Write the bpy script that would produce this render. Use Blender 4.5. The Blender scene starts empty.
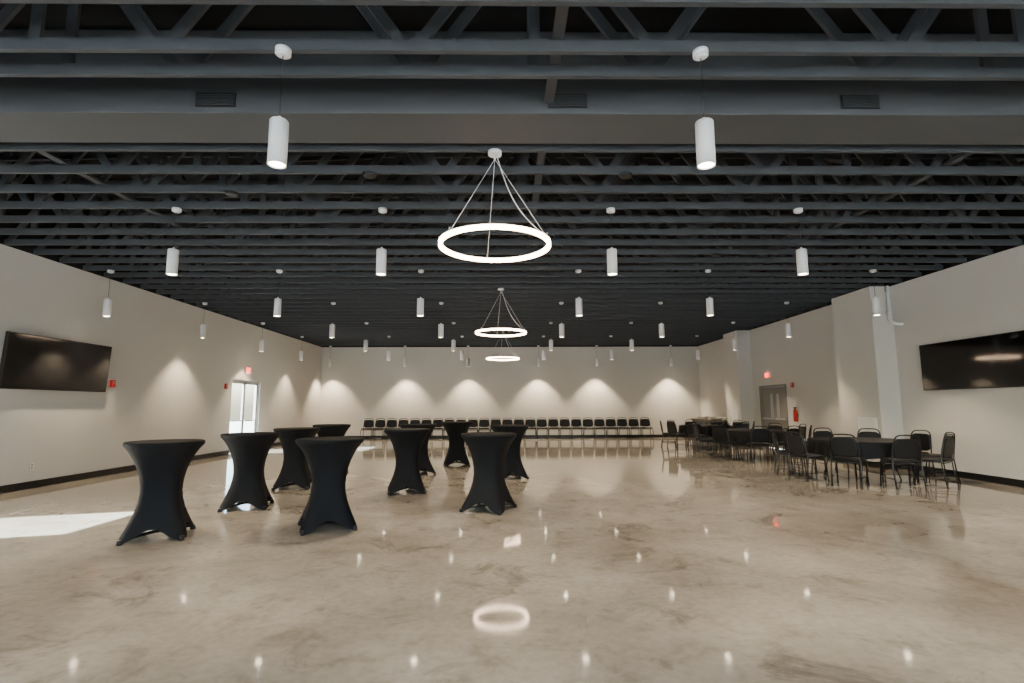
import bpy, bmesh, math, random
from mathutils import Vector, Matrix
random.seed(4)
scene=bpy.context.scene
pi=math.pi

# ---------------------------------------------------------------- materials
def mat(name,col,rough=.5,metal=0,noise=0,nscale=8,bump=0,bscale=60,spec=.5,emit=None,estr=0,sheen=0):
    m=bpy.data.materials.new(name); m.use_nodes=True
    nt=m.node_tree; b=nt.nodes['Principled BSDF']
    b.inputs['Base Color'].default_value=(*col,1); b.inputs['Roughness'].default_value=rough
    b.inputs['Metallic'].default_value=metal; b.inputs['Specular IOR Level'].default_value=spec
    if sheen: b.inputs['Sheen Weight'].default_value=sheen
    if emit: b.inputs['Emission Color'].default_value=(*emit,1); b.inputs['Emission Strength'].default_value=estr
    tc=nt.nodes.new('ShaderNodeTexCoord')
    if noise:
        n=nt.nodes.new('ShaderNodeTexNoise'); n.inputs['Scale'].default_value=nscale; n.inputs['Detail'].default_value=4
        nt.links.new(tc.outputs['Object'],n.inputs['Vector'])
        mx=nt.nodes.new('ShaderNodeMix'); mx.data_type='RGBA'
        mx.inputs[6].default_value=(*[c*(1-noise) for c in col],1); mx.inputs[7].default_value=(*[min(1,c*(1+noise)) for c in col],1)
        nt.links.new(n.outputs['Fac'],mx.inputs[0]); nt.links.new(mx.outputs[2],b.inputs['Base Color'])
    if bump:
        n2=nt.nodes.new('ShaderNodeTexNoise'); n2.inputs['Scale'].default_value=bscale
        nt.links.new(tc.outputs['Object'],n2.inputs['Vector'])
        bp=nt.nodes.new('ShaderNodeBump'); bp.inputs['Strength'].default_value=bump; bp.inputs['Distance'].default_value=.01
        nt.links.new(n2.outputs['Fac'],bp.inputs['Height']); nt.links.new(bp.outputs['Normal'],b.inputs['Normal'])
    return m

M_wall=mat('wall_paint',(.585,.57,.54),.6,noise=.03,nscale=.7,bump=.05,bscale=120)
M_dark=mat('ceiling_black_paint',(.010,.0105,.012),.8,noise=.15,nscale=3,spec=.2)
M_truss=mat('truss_grey_paint',(.048,.053,.059),.6,noise=.18,nscale=6,bump=.08,bscale=40,spec=.3)
M_soffit=mat('soffit_paint',(.064,.068,.073),.6,noise=.05,nscale=2,spec=.3)
M_base=mat('baseboard_black',(.008,.008,.008),.35,noise=.1,nscale=5,spec=.3)
M_fabric=mat('spandex_fabric',(.006,.0065,.008),.7,noise=.1,nscale=10,bump=.15,bscale=400,spec=.18)
M_white=mat('white_enamel',(.72,.73,.74),.35,noise=.02,nscale=5)
M_vinyl=mat('black_vinyl',(.005,.005,.006),.42,noise=.1,nscale=12,bump=.1,bscale=150,spec=.3)
M_steel=mat('black_steel',(.008,.008,.009),.3,metal=.2,noise=.1,nscale=10)
M_tbl=mat('table_black_laminate',(.008,.008,.009),.3,noise=.1,nscale=6,spec=.4)
M_cloth=mat('black_tablecloth',(.006,.006,.007),.6,noise=.1,nscale=9,bump=.1,bscale=300,spec=.3)
M_screen=mat('tv_screen',(.003,.003,.004),.06,noise=.1,nscale=2,spec=.4)
M_bezel=mat('tv_bezel',(.01,.01,.01),.35,noise=.1,nscale=5)
M_lens=mat('lamp_lens',(1,.9,.75),.5,emit=(1,.82,.58),estr=55)
M_ring=mat('ring_diffuser',(1,.9,.8),.5,emit=(1,.70,.47),estr=26)
M_frame=mat('door_frame_aluminium',(.42,.43,.44),.4,metal=.4,noise=.05,nscale=5)
M_doorgrey=mat('door_grey_paint',(.20,.18,.165),.45,noise=.05,nscale=4)
M_red=mat('exit_red',(.8,.03,.02),.4,emit=(1,.04,.02),estr=6)
M_redp=mat('alarm_red',(.5,.02,.015),.4,noise=.05,nscale=5)
M_wood=mat('counter_wood',(.42,.28,.15),.4,noise=.25,nscale=9)
M_asph=mat('concrete_paving',(.42,.42,.40),.9,noise=.2,nscale=2)
M_grille=mat('vent_grille',(.010,.010,.011),.5,noise=.1,nscale=20)
M_ceram=mat('serving_ceramic',(.75,.72,.66),.3,noise=.03,nscale=9)

def glass(name,tint=(.90,.95,.97)):
    m=bpy.data.materials.new(name); m.use_nodes=True; nt=m.node_tree; L=nt.links
    nt.nodes.clear(); o=nt.nodes.new('ShaderNodeOutputMaterial')
    t=nt.nodes.new('ShaderNodeBsdfTransparent'); t.inputs[0].default_value=(*tint,1)
    g=nt.nodes.new('ShaderNodeBsdfGlossy'); g.inputs['Roughness'].default_value=.02
    lw=nt.nodes.new('ShaderNodeLayerWeight'); lw.inputs[0].default_value=.5
    p=nt.nodes.new('ShaderNodeMath'); p.operation='POWER'; p.inputs[1].default_value=5; L.new(lw.outputs['Facing'],p.inputs[0])
    q=nt.nodes.new('ShaderNodeMath'); q.operation='MULTIPLY_ADD'; q.inputs[1].default_value=.96; q.inputs[2].default_value=.04; L.new(p.outputs[0],q.inputs[0])
    mx=nt.nodes.new('ShaderNodeMixShader')
    L.new(q.outputs[0],mx.inputs[0]); L.new(t.outputs[0],mx.inputs[1]); L.new(g.outputs[0],mx.inputs[2])
    L.new(mx.outputs[0],o.inputs[0]); return m
M_glass=glass('window_glass')

def floor_mat():
    m=bpy.data.materials.new('polished_concrete'); m.use_nodes=True; nt=m.node_tree; L=nt.links
    b=nt.nodes['Principled BSDF']; tc=nt.nodes.new('ShaderNodeTexCoord')
    def noise(s,d=6,dist=0,r=.55):
        n=nt.nodes.new('ShaderNodeTexNoise'); n.inputs['Scale'].default_value=s; n.inputs['Detail'].default_value=d
        n.inputs['Distortion'].default_value=dist; n.inputs['Roughness'].default_value=r
        L.new(tc.outputs['Object'],n.inputs['Vector']); return n
    def ramp(src,stops):
        r=nt.nodes.new('ShaderNodeValToRGB'); e=r.color_ramp.elements
        e[0].position,e[0].color=stops[0][0],(*stops[0][1],1); e[1].position,e[1].color=stops[-1][0],(*stops[-1][1],1)
        for p,c in stops[1:-1]:
            x=e.new(p); x.color=(*c,1)
        L.new(src,r.inputs[0]); return r
    def mul(a,bb,f):
        x=nt.nodes.new('ShaderNodeMix'); x.data_type='RGBA'; x.blend_type='MULTIPLY'; x.inputs[0].default_value=f
        L.new(a,x.inputs[6]); L.new(bb,x.inputs[7]); return x.outputs[2]
    n1=noise(.6,7,.3); n2=noise(2.6,8,.4,.65); n3=noise(16,5); n4=noise(.28,3,.3)
    c1=ramp(n1.outputs['Fac'],[(.32,(.345,.315,.265)),(.5,(.445,.412,.355)),(.68,(.54,.51,.455))])
    c2=ramp(n2.outputs['Fac'],[(.30,(.64,.62,.59)),(.46,(.92,.915,.905)),(.62,(1,1,1))])
    c3=ramp(n3.outputs['Fac'],[(.3,(.84,.83,.82)),(.6,(1,1,1))])
    c4=ramp(n4.outputs['Fac'],[(.38,(.78,.765,.74)),(.62,(1,1,1))])
    o=mul(c1.outputs[0],c2.outputs[0],.9); o=mul(o,c3.outputs[0],.9); o=mul(o,c4.outputs[0],1)
    n5=noise(1.2,10,.8,.72); c5=ramp(n5.outputs['Fac'],[(.34,(.50,.47,.44)),(.44,(1,1,1))])
    o=mul(o,c5.outputs[0],.75)
    L.new(o,b.inputs['Base Color'])
    mr=nt.nodes.new('ShaderNodeMapRange'); mr.inputs[1].default_value=.3; mr.inputs[2].default_value=.7
    mr.inputs[3].default_value=.035; mr.inputs[4].default_value=.085
    L.new(n2.outputs['Fac'],mr.inputs[0]); L.new(mr.outputs[0],b.inputs['Roughness'])
    b.inputs['Specular IOR Level'].default_value=.7
    bp=nt.nodes.new('ShaderNodeBump'); bp.inputs['Strength'].default_value=.035; bp.inputs['Distance'].default_value=.015
    nb=noise(1.6,1); L.new(nb.outputs['Fac'],bp.inputs['Height']); L.new(bp.outputs['Normal'],b.inputs['Normal'])
    return m
M_floor=floor_mat()

# ---------------------------------------------------------------- mesh builder
class MB:
    def __init__(s): s.bm=bmesh.new(); s.mats=[]
    def mi(s,m):
        if m not in s.mats: s.mats.append(m)
        return s.mats.index(m)
    def _tag(s,faces,m,smooth=False):
        i=s.mi(m)
        for f in faces: f.material_index=i; f.smooth=smooth
    def box(s,lo,hi,m,rot=None,bevel=0):
        c=[(a+b)/2 for a,b in zip(lo,hi)]; d=[abs(b-a) for a,b in zip(lo,hi)]
        M=Matrix.Translation(c)
        if rot is not None: M=M@rot
        M=M@Matrix.Diagonal((*d,1))
        r=bmesh.ops.create_cube(s.bm,size=1,matrix=M)
        vs=r['verts']; fs=set(f for v in vs for f in v.link_faces)
        if bevel:
            es=list(set(e for v in vs for e in v.link_edges))
            rr=bmesh.ops.bevel(s.bm,geom=es,offset=bevel,segments=2,affect='EDGES',profile=.6)
            fs=set(rr['faces'])|set(f for f in fs if f.is_valid)
        s._tag(fs,m)
    def cyl(s,p1,p2,r1,m,r2=None,seg=12,caps=True,smooth=True):
        p1=Vector(p1);p2=Vector(p2); r2=r1 if r2 is None else r2
        d=p2-p1; q=d.to_track_quat('Z','Y').to_matrix().to_4x4()
        M=Matrix.Translation((p1+p2)/2)@q
        r=bmesh.ops.create_cone(s.bm,cap_ends=caps,segments=seg,radius1=r1,radius2=r2,depth=d.length,matrix=M)
        fs=set(f for v in r['verts'] for f in v.link_faces); s._tag(fs,m,False)
        if smooth:
            for f in fs:
                if len(f.verts)==4: f.smooth=True
    def tube(s,pts,r,m,seg=8,closed=False):
        n=len(pts); pts=[Vector(p) for p in pts]; rings=[]
        for i,p in enumerate(pts):
            if closed: t=pts[(i+1)%n]-pts[i-1]
            else: t=pts[min(i+1,n-1)]-pts[max(i-1,0)]
            t.normalize(); a=t.cross(Vector((0,0,1)))
            if a.length<.05: a=t.cross(Vector((0,1,0)))
            a.normalize(); b=t.cross(a)
            if rings and a.dot(prev)<0: a=-a;b=-b
            prev=a
            rings.append([s.bm.verts.new(p+r*(math.cos(k*2*pi/seg)*a+math.sin(k*2*pi/seg)*b)) for k in range(seg)])
        fs=[]
        for i in range(n if closed else n-1):
            A=rings[i];B=rings[(i+1)%n]
            for k in range(seg):
                fs.append(s.bm.faces.new((A[k],A[(k+1)%seg],B[(k+1)%seg],B[k])))
        if not closed:
            fs.append(s.bm.faces.new(rings[0])); fs.append(s.bm.faces.new(rings[-1]))
        s._tag(fs,m,True)
    def beam(s,p1,p2,w,t,m):
        p1=Vector(p1);p2=Vector(p2); d=p2-p1
        x=d.normalized(); y=Vector((0,1,0)) if abs(x.y)<.9 else Vector((1,0,0)); z=x.cross(y).normalized()
        R=Matrix((x,y,z)).transposed().to_4x4()
        M=Matrix.Translation((p1+p2)/2)@R@Matrix.Diagonal((d.length,t,w,1))
        r=bmesh.ops.create_cube(s.bm,size=1,matrix=M)
        s._tag(set(f for v in r['verts'] for f in v.link_faces),m)
    def quads(s,rows,m,closed=True,smooth=True):
        V=[[s.bm.verts.new(p) for p in row] for row in rows]; fs=[]
        for A,B in zip(V,V[1:]):
            n=len(A)
            for k in range(n if closed else n-1):
                fs.append(s.bm.faces.new((A[k],A[(k+1)%n],B[(k+1)%n],B[k])))
        s._tag(fs,m,smooth); return V
    def ngon(s,vs,m):
        f=s.bm.faces.new(vs); s._tag([f],m); return f
    def mesh(s,name):
        bmesh.ops.recalc_face_normals(s.bm,faces=s.bm.faces[:])
        me=bpy.data.meshes.new(name); s.bm.to_mesh(me); s.bm.free()
        for m in s.mats: me.materials.append(m)
        return me
def obj(name,me,loc=(0,0,0),rz=0,parent=None):
    o=bpy.data.objects.new(name,me); scene.collection.objects.link(o); o.location=loc; o.rotation_euler=(0,0,rz)
    if parent: o.parent=parent
    return o
def one(name,fn,loc=(0,0,0),rz=0,parent=None):
    b=MB(); fn(b); return obj(name,b.mesh(name),loc,rz,parent)
def bx(name,lo,hi,m): return one(name,lambda b:b.box(lo,hi,m))

# ---------------------------------------------------------------- room shell
XL,XR,YF,YB,ZC,ZD=-8.67,9.13,-4.0,24.5,4.25,5.7
T=.2
bx('floor',(XL-T,YF-T,-.1),(XR+T,YB+T,0),M_floor)
bx('ceiling',(XL-T,YF-T,ZD),(XR+T,YB+T,ZD+.12),M_dark)
d1=(5.2,6.8,2.15); d2=(16.6,18.5,2.35)
for lo,hi in (((XL-T,YF-T,0),(XL,d1[0],ZC)),((XL-T,d1[1],0),(XL,d2[0],ZC)),((XL-T,d2[1],0),(XL,YB,ZC)),
              ((XL-T,d1[0],d1[2]),(XL,d1[1],ZC)),((XL-T,d2[0],d2[2]),(XL,d2[1],ZC))): bx('wall_left',lo,hi,M_wall)
bx('wall_left',(XL-T,YF-T,ZC),(XL,YB,ZD),M_dark)
for lo,hi in (((XR,YF-T,0),(XR+T,16.9,ZC)),((XR,18.7,0),(XR+T,YB,ZC)),((XR,16.9,2.15),(XR+T,18.7,ZC))): bx('wall_right',lo,hi,M_wall)
bx('wall_right',(XR,YF-T,ZC),(XR+T,YB,ZD),M_dark)
bx('pilaster',(8.63,12.0,0),(XR,13.45,ZC),M_wall); bx('pilaster',(8.63,19.2,0),(XR,20.4,ZC),M_wall)
def wb(b):
    b.box((XL-T,YB,0),(XR+T,YB+T,ZC),M_wall); b.box((XL-T,YB,ZC),(XR+T,YB+T,ZD),M_dark)
one('wall_back',wb)
wx0,wx1,wz0,wz1=-8.2,8.6,.15,3.95
for lo,hi in (((XL,YF-T,0),(wx0,YF,ZC)),((wx1,YF-T,0),(XR,YF,ZC)),((wx0,YF-T,0),(wx1,YF,wz0)),((wx0,YF-T,wz1),(wx1,YF,ZC))): bx('wall_front',lo,hi,M_wall)
bx('wall_front',(XL,YF-T,ZC),(XR,YF,ZD),M_dark)
def winf(b):
    x0,x1,z0,z1=wx0,wx1,wz0,wz1; y=YF-T/2; n=8
    for i in range(n+1):
        x=x0+(x1-x0)*i/n; b.box((x-.04,y-.06,z0),(x+.04,y+.06,z1),M_frame)
    for z in (z0+.04,2.5,z1-.04): b.box((x0,y-.05,z-.04),(x1,y+.05,z+.04),M_frame)
    b.box((x0,y-.005,z0),(x1,y+.005,z1),M_glass)
one('window_1',winf)

h=.13;t=.025
def bl(b):
    for a,c in ((YF,5.2),(6.8,16.6),(18.5,YB)): b.box((XL,a,0),(XL+t,c,h),M_base)
one('baseboard_left',bl)
def br(b):
    for a,c in ((YF,12.0),(13.45,16.9),(18.7,19.2),(20.4,YB)): b.box((XR-t,a,0),(XR,c,h),M_base)
    for a,c in ((12.0,13.45),(19.2,20.4)):
        b.box((8.63-t,a-t,0),(8.63,c+t,h),M_base); b.box((8.63,a-t,0),(XR-t,a,h),M_base); b.box((8.63,c,0),(XR-t,c+t,h),M_base)
one('baseboard_right',br)
one('baseboard_back',lambda b:b.box((XL+t,YB-t,0),(XR-t,YB,h),M_base))

def gdoor(b,y0,y1,zt,leaves):
    x=XL-T/2
    b.box((x-.06,y0,0),(x+.06,y0+.05,zt),M_frame); b.box((x-.06,y1-.05,0),(x+.06,y1,zt),M_frame); b.box((x-.06,y0,zt-.05),(x+.06,y1,zt),M_frame)
    w=(y1-y0-.1)/leaves
    for i in range(leaves):
        a=y0+.05+i*w; c=a+w
        for (p,q) in ((a,a+.07),(c-.07,c)): b.box((x-.025,p+.003,.01),(x+.025,q-.003,zt-.05),M_frame)
        b.box((x-.025,a,.01),(x+.025,c,.18),M_frame); b.box((x-.025,a,zt-.13),(x+.025,c,zt-.05),M_frame)
        b.box((x-.006,a+.06,.17),(x+.006,c-.06,zt-.11),M_glass)
        b.box((x+.03,a+.1,1.0),(x+.06,c-.1,1.03),M_frame)
one('door_1',lambda b:gdoor(b,5.2,6.8,2.15,1))
one('door_2',lambda b:gdoor(b,16.6,18.5,2.35,2))
def door3(b):
    x=XR+.06
    y0,y1,zt=16.9,18.7,2.15
    for p,q in ((y0,y0+.06),(y1-.06,y1)): b.box((XR-.02,p,0),(XR+T,q,zt),M_doorgrey)
    b.box((XR-.02,y0,zt-.06),(XR+T,y1,zt),M_doorgrey)
    ym=(y0+y1)/2
    for a,c,s in ((y0+.06,ym-.004,1),(ym+.004,y1-.06,-1)):
        b.box((x,a,.01),(x+.045,c,zt-.065),M_doorgrey,bevel=.004)
        yy=(c-.28) if s>0 else (a+.12)
        b.box((x-.012,yy,1.05),(x,yy+.16,1.85),M_frame); b.box((x-.015,yy+.02,1.07),(x-.011,yy+.14,1.83),M_glass)
        b.box((x-.07,a+.08,.98),(x-.03,c-.08,1.03),M_frame)
        for q in (a+.1,c-.13): b.box((x-.05,q,.97),(x+.0,q+.03,1.04),M_frame)
one('door_3',door3)
one('ground',lambda b:b.box((-60,-60,-.3),(60,60,-.12),M_asph))

# ---------------------------------------------------------------- roof trusses
def truss():
    b=MB(); th=.045; cw=.10; z0=ZC; z1=ZD-.02
    L,R=XL+.01,XR-.01
    b.box((L,-th/2,z0),(R,th/2,z0+cw),M_truss)
    b.box((L,-th/2,z1-cw),(R,th/2,z1),M_truss)
    n=9; w=(R-L)/n
    for i in range(n):
        a=L+i*w; m=a+w/2; c=a+w
        b.beam((a+.06,0,z0+cw*.6),(m,0,z1-cw*.6),.09,th*.8,M_truss)
        b.beam((m,0,z1-cw*.6),(c-.06,0,z0+cw*.6),.09,th*.8,M_truss)
        if i%2==0: b.beam((m,0,z0+cw*.6),(m,0,z1-cw*.6),.09,th*.7,M_truss)
    return b.mesh('roof_truss')
tm=truss()
trY=[-3.4,-2.6,-1.8,-1.0,-.2,.6,1.4,2.2,2.85,3.32,3.83,4.14]+[5.45+.56*k for k in range(34)]
for i,y in enumerate(trY): obj('roof_truss' ,tm,(0,y,0))
def soff(b):
    b.box((XL,4.70,ZC+.0),(XR,5.28,5.1),M_soffit,bevel=.01)
one('ceiling_duct',soff)
def vent(b):
    b.box((-.19,-.012,-.07),(.19,0,.07),M_grille)
    for k in range(6): b.box((-.17,-.022,-.055+k*.02),(.17,-.01,-.048+k*.02),M_truss)
vb=MB(); vent(vb); vme=vb.mesh('air_vent')
for x in (-2.78,.6,3.45): obj('air_vent',vme,(x,4.70,4.38))
for k,x in enumerate((-5.3,.42,5.4)):
    def f(b,x=x):
        b.box((x-.045,-3.5,ZC+.101),(x+.045,4.69,ZC+.14),M_truss); b.box((x-.045,5.29,ZC+.101),(x+.045,24.2,ZC+.14),M_truss)
    one('roof_brace_%d'%(k+1),f)  # lateral bracing laid lengthwise on the truss bottom chords
def xb(b):
    for x in (-7.0,-3.0,1.9,4.2,7.2):
        for y in (1.2,6.0,11.6,17.2):
            b.beam((x,y,ZC+.16),(x+.9,y+2.2,ZD-.14),.09,.04,M_truss)
one('roof_brace_4',xb)  # slanted braces rising across the trusses

# ---------------------------------------------------------------- pendants
def pend():
    b=MB()
    b.cyl((0,0,ZC-.045),(0,0,ZC),.06,M_white,seg=24); b.cyl((0,0,ZC-.06),(0,0,ZC-.045),.03,M_white,r2=.055,seg=24)
    b.cyl((0,0,3.66),(0,0,ZC-.05),.004,M_steel,seg=6)
    b.cyl((0,0,3.655),(0,0,3.685),.02,M_white,r2=.012,seg=12)
    R=.07
    prof=[(R-.010,3.33),(R-.010,3.29),(R,3.288),(R,3.64),(R-.006,3.65),(.001,3.655)]
    rows=[[(r*math.cos(a*2*pi/28),r*math.sin(a*2*pi/28),z) for a in range(28)] for r,z in prof]
    b.quads(rows,M_white)
    b.cyl((0,0,3.300),(0,0,3.315),R-.012,M_lens,seg=24)
    return b.mesh('pendant_downlight')
pm=pend()
GX=[-8.1,-4.66,-1.75,1.50,4.2,7.65]
GY=[3.80,7.13,10.49,13.85,17.21,20.57,23.93]
def spot(parent,E,size,loc=(0,0,3.297)):
    l=bpy.data.lights.new('downlight_bulb','SPOT'); l.energy=E; l.spot_size=math.radians(size); l.spot_blend=.6
    l.color=(1,.79,.55); l.shadow_soft_size=.03
    o=bpy.data.objects.new('downlight_bulb',l); scene.collection.objects.link(o); o.parent=parent; o.location=loc
for y in GY:
    for x in GX:
        xx=x+(.05 if y<5 and x>0 else 0)
        p=obj('pendant_downlight',pm,(xx,y,0)); spot(p,500 if y<23 else 900,94)

def ringm():
    b=MB(); R=.585; n=96; w=.019; hh=.021; zc=3.18
    def circ(r,z): return [(r*math.cos(i*2*pi/n),r*math.sin(i*2*pi/n),z) for i in range(n)]
    b.quads([circ(R-w,zc+hh),circ(R-w,zc-hh),circ(R+w,zc-hh),circ(R+w,zc+hh)],M_ring)
    b.quads([circ(R-w,zc+hh),circ(R-w,zc+hh+.008),circ(R+w,zc+hh+.008),circ(R+w,zc+hh)],M_white)
    b.cyl((0,0,ZC-.04),(0,0,ZC),.075,M_white,seg=28)
    b.cyl((0,0,ZC-.10),(0,0,ZC-.04),.012,M_white,seg=10)
    for a in (100,220,340):
        a=math.radians(a); b.cyl((0,0,ZC-.09),(R*math.cos(a),R*math.sin(a),zc+hh),.0035,M_white,seg=6)
        b.cyl((R*math.cos(a),R*math.sin(a),zc+hh),(R*math.cos(a),R*math.sin(a),zc+hh+.05),.01,M_white,seg=8)
    a=math.radians(-28); e=Vector((R*math.cos(a),R*math.sin(a),zc+hh)); s=Vector((0.02,0,ZC-.04))
    pts=[s.lerp(e,i/14)+Vector((-.05*math.sin(pi*i/14),0,-.10*math.sin(pi*i/14))) for i in range(15)]
    b.tube(pts,.006,M_white,seg=6)
    return b.mesh('ring_chandelier')
rm=ringm()
for y in (5.45,12.17,18.89): obj('ring_chandelier',rm,(-.12,y,0))

def puck(b):
    b.cyl((0,0,ZC-.035),(0,0,ZC),.07,M_grille,r2=.085,seg=24)
b_=MB(); puck(b_); pk=b_.mesh('smoke_detector')
for x,y in ((-1.65,6.01),(1.46,6.01),(-3.6,6.57),(3.9,9.37)): obj('smoke_detector',pk,(x,y,0))

# ---------------------------------------------------------------- cocktail tables
def cover():
    b=MB(); N=64
    prof=[(1.066,.0,.0),(1.068,.30,.30),(1.068,.385,.385),(1.062,.398,.398),(1.045,.402,.402),(1.03,.399,.399),(1.01,.385,.385),(.96,.352,.352),(.88,.308,.306),
          (.78,.268,.262),(.68,.241,.230),(.58,.226,.208),(.48,.226,.196),(.38,.244,.195),(.28,.279,.205),(.19,.322,.222),(.11,.364,.243),(.05,.398,.262),(0,.42,.275)]
    rows=[]
    for z,rc,rs in prof[1:]:
        row=[]
        for k in range(N):
            th=2*pi*k/N; c=((1+math.cos(4*(th-pi/4)))/2)**1.6
            zb=.012+.12*(1-c)**1.3
            zz=zb+z*(1.07-zb)/1.07 if z<1.0 else z
            r=rs+(rc-rs)*c
            row.append((r*math.cos(th),r*math.sin(th),zz))
        rows.append(row)
    V=b.quads(rows,M_fabric); b.ngon(V[0],M_fabric)
    for k in range(4):
        a=pi/4+k*pi/2; x,y=.405*math.cos(a),.405*math.sin(a)
        b.cyl((x,y,0),(x,y,.05),.032,M_steel,r2=.026,seg=14)
        b.beam((x*.95,y*.95,.045),(0,0,.07),.03,.03,M_steel)
    b.cyl((0,0,.05),(0,0,1.04),.03,M_steel,seg=14)
    return b.mesh('cocktail_table')
cm=cover()
for x,y,r in ((-3.95,6.17,20),(-3.80,7.90,14),(-2.18,6.57,24),(-.25,7.62,-22),(-1.72,9.22,12),(-3.86,9.77,8),(-1.25,13.35,10),(.07,10.9,18),(-3.86,11.7,0),(-1.95,11.7,30)):
    obj('cocktail_table',cm,(x,y,0),math.radians(r))

# ---------------------------------------------------------------- banquet chairs
def chair():
    b=MB(); r=.012
    pts=[(-.20,-.25,0),(-.20,-.21,.25),(-.20,-.19,.45),(-.195,-.215,.65),(-.175,-.25,.84),(-.15,-.262,.895),(-.11,-.268,.92),(0,-.27,.928),
         (.11,-.268,.92),(.15,-.262,.895),(.175,-.25,.84),(.195,-.215,.65),(.20,-.19,.45),(.20,-.21,.25),(.20,-.25,0)]
    b.tube(pts,r,M_steel)
    for s in (-1,1):
        b.tube([(s*.20,-.19,.44),(s*.20,.14,.44),(s*.20,.19,.42),(s*.205,.205,.36),(s*.21,.235,0)],r,M_steel)
        b.cyl((s*.20,-.235,.16),(s*.207,.225,.16),.008,M_steel,seg=8)
    for y,z in ((.195,.40),(-.19,.42)): b.cyl((-.2,y,z),(.2,y,z),.009,M_steel,seg=8)
    rows=[]
    N=32
    for z,k in ((.435,.90),(.445,.99),(.465,1.02),(.485,.98),(.497,.86),(.502,.5)):
        row=[]
        for i in range(N):
            a=2*pi*i/N; ca,sa=math.cos(a),math.sin(a); e=.45
            row.append((.212*k*math.copysign(abs(ca)**e,ca),.01+.215*k*math.copysign(abs(sa)**e,sa),z))
        rows.append(row)
    V=b.quads(rows,M_vinyl); b.ngon(V[0],M_vinyl); b.ngon(V[-1],M_vinyl)
    def yb(z): return -.205-(z-.56)*.16
    rows=[]
    for t,k in ((-.022,.86),(-.016,.98),(0,1.0),(.016,.98),(.024,.86)):
        row=[]
        for i in range(N):
            a=2*pi*i/N; ca,sa=math.cos(a),math.sin(a); e=.45
            z=.69+.175*k*math.copysign(abs(sa)**e,sa)
            hw=(.193-(z-.55)*.06)*k
            row.append((hw*math.copysign(abs(ca)**e,ca),yb(z)+t,z))
        rows.append(row)
    V=b.quads(rows,M_vinyl); b.ngon(V[0],M_vinyl); b.ngon(V[-1],M_vinyl)
    for x,y in ((-.2,-.25),(.2,-.25),(-.21,.235),(.21,.235)): b.cyl((x,y,0),(x,y,.02),.016,M_vinyl,seg=10)
    for v in b.bm.verts: v.co.x*=1.16
    return b.mesh('banquet_chair')
chm=chair()
n=25
for i in range(n):
    obj('banquet_chair',chm,(-6.3+i*(12.7/(n-1)),23.95,0),pi+random.uniform(-.03,.03))

def rtable():
    b=MB(); R=.90
    N=144
    def circ(r,z): return [(r*math.cos(i*2*pi/N),r*math.sin(i*2*pi/N),z) for i in range(N)]
    V=b.quads([circ(R-.02,.725),circ(R,.73),circ(R,.755),circ(R-.01,.76)],M_tbl)
    b.ngon(V[0],M_tbl)
    rows=[circ(.3,.765),circ(R-.03,.765),circ(R,.761),circ(R+.006,.75)]
    for j in range(1,7):
        f=j/6; row=[]
        for i in range(N):
            a=i*2*pi/N
            wv=.022*f*math.sin(18*a+.6*math.sin(5*a))+.010*f*math.sin(31*a+1)
            rr=R+.010+.02*f+wv
            row.append((rr*math.cos(a),rr*math.sin(a),.75-.30*f-.02*f*math.sin(4*a)))
        rows.append(row)
    V=b.quads(rows,M_cloth); b.ngon(V[0],M_cloth)
    for s in (-1,1):
        y=s*.42
        b.tube([(-.38,y,.72),(-.36,y,.35),(-.45,y+s*.05,0)],.014,M_steel)
        b.tube([(.38,y,.72),(.36,y,.35),(.45,y+s*.05,0)],.014,M_steel)
        b.cyl((-.37,y,.35),(.37,y,.35),.012,M_steel,seg=8)
        b.cyl((-.37,y,.60),(.37,y,.60),.012,M_steel,seg=8)
        b.cyl((0,y,.6),(0,0,.72),.008,M_steel,seg=8)
        b.box((-.42,y-.02,.705),(.42,y+.02,.728),M_steel)
    return b.mesh('round_banquet_table')
rt=rtable()
for (cx,cy,off) in ((7.15,10.65,12),(6.9,14.9,0),(7.05,18.5,20)):
    obj('round_banquet_table',rt,(cx,cy,0),.3)
    for k in range(10):
        a=math.radians(off+36*k+random.uniform(-3,3)); rr=1.22+random.uniform(0,.08)
        obj('banquet_chair',chm,(cx+rr*math.cos(a),cy+rr*math.sin(a),0),a+pi/2+random.uniform(-.1,.1))

def counter(b):
    b.box((8.55,20.5,.09),(XR-.03,24.1,.84),M_tbl); b.box((8.6,20.5,0),(XR-.03,24.1,.09),M_base)
    b.box((8.5,20.45,.84),(XR-.03,24.15,.88),M_wood,bevel=.005)
    for k in range(6):
        y=20.55+k*.59
        b.box((8.532,y,.13),(8.55,y+.55,.80),M_doorgrey,bevel=.004); b.box((8.515,y+.2,.72),(8.532,y+.35,.735),M_frame)
one('buffet_counter',counter)
def plates(b):
    rows=[[(r*math.cos(a*2*pi/24),r*math.sin(a*2*pi/24),z) for a in range(24)] for r,z in ((.06,0),(.07,.01),(.13,.07),(.15,.12),(.145,.12),(.12,.07),(.05,.02))]
    V=b.quads(rows,M_ceram); b.ngon(V[0],M_ceram); b.ngon(V[-1],M_ceram)
pb=MB(); plates(pb); pme=pb.mesh('serving_bowl')
for k in range(5): obj('serving_bowl',pme,(8.78,20.9+k*.7,.88))

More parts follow.
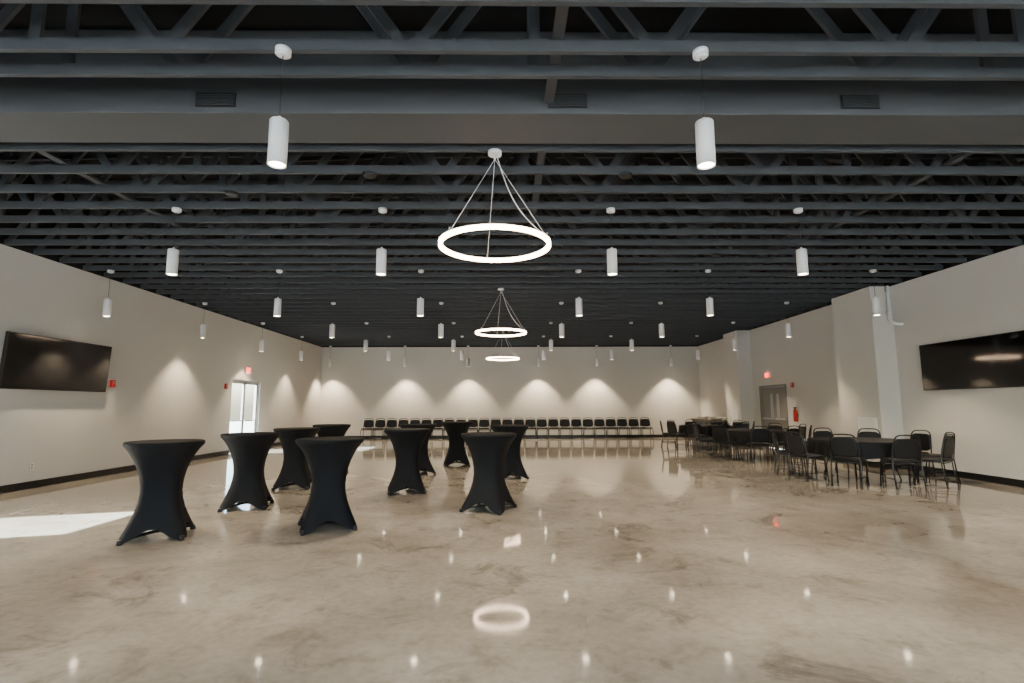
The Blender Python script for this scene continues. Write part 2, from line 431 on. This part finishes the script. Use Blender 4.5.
# ---------------------------------------------------------------- TVs
def tv(b,L,H):
    b.box((-.06,-L/2,-H/2),(0,L/2,H/2),M_bezel,bevel=.006)
    b.box((.0,-L/2+.015,-H/2+.02),(.003,L/2-.015,H/2-.015),M_screen)
    b.box((-.10,-.35,-.25),(-.055,.35,.25),M_steel)
    for s in (-1,1): b.box((-.12,s*.25-.02,-.3),(-.06,s*.25+.02,.3),M_steel)
o=one('television',lambda b:tv(b,2.35,.98),(XL+.14,10.08,2.27)); o.rotation_euler=(0,math.radians(3),0)
one('television',lambda b:tv(b,2.35,.98),(XR-.121,10.0,2.25),pi)

# ---------------------------------------------------------------- wall devices
def exitsign(b):
    b.box((-.02,-.17,-.11),(.02,.17,.11),M_white,bevel=.006)
    for s in (1,-1):
        X0,X1=(.02,.026) if s>0 else (-.026,-.02)
        def bar(y0,y1,z0,z1): b.box((X0,min(s*y0,s*y1),z0),(X1,max(s*y0,s*y1),z1),M_red)
        bar(-.145,-.125,-.075,.075)
        for z in (-.075,-.008,.059): bar(-.145,-.085,z,z+.016)
        for sg in (1,-1):
            R=Matrix.Rotation(sg*.42,4,'X')
            b.box((X0,s*-.04-.009,-.08),(X1,s*-.04+.009,.08),M_red,rot=R)
        bar(.012,.032,-.075,.075)
        bar(.055,.135,.055,.075); bar(.085,.105,-.075,.075)
    b.box((-.015,-.02,.11),(.015,.02,.16),M_white)
one('exit_sign',exitsign,(XL+.03,17.5,2.68)); one('exit_sign',exitsign,(XR-.03,18.0,2.5))
def strobe(b):
    b.box((-.025,-.06,-.08),(.025,.06,.08),M_redp,bevel=.008); b.box((.025,-.03,.0),(.045,.03,.05),M_white,bevel=.006)
one('fire_alarm_strobe',strobe,(XL+.026,11.55,1.98)); one('fire_alarm_strobe',strobe,(XR-.026,16.5,2.1),pi); one('fire_alarm_strobe',strobe,(XL+.026,16.2,2.1))
def ext(b):
    b.cyl((0,0,-.2),(0,0,.12),.06,M_redp,seg=20); b.cyl((0,0,.12),(0,0,.18),.06,M_redp,r2=.025,seg=20)
    b.cyl((0,0,.18),(0,0,.23),.02,M_steel); b.box((-.02,-.06,.22),(.02,.06,.25),M_steel)
    b.tube([(0,.02,.21),(0,.08,.19),(0,.09,.05),(0,.08,-.1)],.01,M_steel); b.box((-.02,-.03,-.05),(.068,.03,.05),M_steel)
one('fire_extinguisher',ext,(XR-.07,16.35,1.15))
def plate(b):
    b.box((0,-.04,-.06),(.008,.04,.06),M_white,bevel=.003)
    for z in (-.03,.02): b.box((.008,-.015,z-.01),(.010,.015,z+.01),M_grille)
ob=MB(); plate(ob); ome=ob.mesh('wall_outlet')
for y in (9.8,13.0,20.5): obj('wall_outlet',ome,(XL,y,.4))
for y in (11.2,15.0): obj('wall_outlet',ome,(XR,y,.4),pi)
for xx in (-6.5,-2,3,7): obj('wall_outlet',ome,(xx,YB,.4+.9),-pi/2)
def panel(b):
    b.box((-.03,-.32,-.36),(0,.32,.36),M_white,bevel=.006)
    b.box((-.036,-.29,-.33),(-.03,.29,.33),M_white,bevel=.002); b.box((-.045,.22,-.03),(-.034,.26,.03),M_frame)
one('access_panel',panel,(8.628,12.45,.80)); one('access_panel',panel,(8.628,19.7,.95))
def conduit(b):
    b.tube([(8.98,11.9,4.24),(8.98,11.9,3.45),(8.99,11.88,3.38),(9.03,11.82,3.33),(9.10,11.75,3.31),(9.125,11.7,3.31)],.035,M_white,seg=12)
    for z in (3.6,4.05): b.box((8.935,11.86,z),(9.025,11.995,z+.02),M_white)
one('wall_conduit',conduit)

# ---------------------------------------------------------------- light
w=bpy.data.worlds.new('sky'); scene.world=w; w.use_nodes=True; nt=w.node_tree
bg=nt.nodes['Background']; sky=nt.nodes.new('ShaderNodeTexSky'); sky.sky_type='NISHITA'; sky.sun_disc=False
sky.sun_elevation=math.radians(31); sky.sun_rotation=math.radians(254); sky.dust_density=3
nt.links.new(sky.outputs[0],bg.inputs[0]); bg.inputs[1].default_value=2.6
sl=bpy.data.lights.new('sun','SUN'); sl.energy=95; sl.angle=math.radians(.6); sl.color=(1,.96,.92)
so=bpy.data.objects.new('sun',sl); scene.collection.objects.link(so)
so.rotation_euler=Vector((1,.27,-.55)).to_track_quat('-Z','Y').to_euler(); so.location=(-20,0,15)

# ---------------------------------------------------------------- camera
cam=bpy.data.cameras.new('camera'); co=bpy.data.objects.new('camera',cam); scene.collection.objects.link(co)
cam.sensor_width=36; cam.lens=18.28; cam.clip_start=.05; cam.clip_end=200
R=Matrix.Rotation(math.radians(-.66),4,'Z')@Matrix.Rotation(math.radians(90+7.125),4,'X')@Matrix.Rotation(math.radians(-.2),4,'Z')
co.rotation_euler=R.to_euler(); co.location=(0,0,1.45)
scene.camera=co
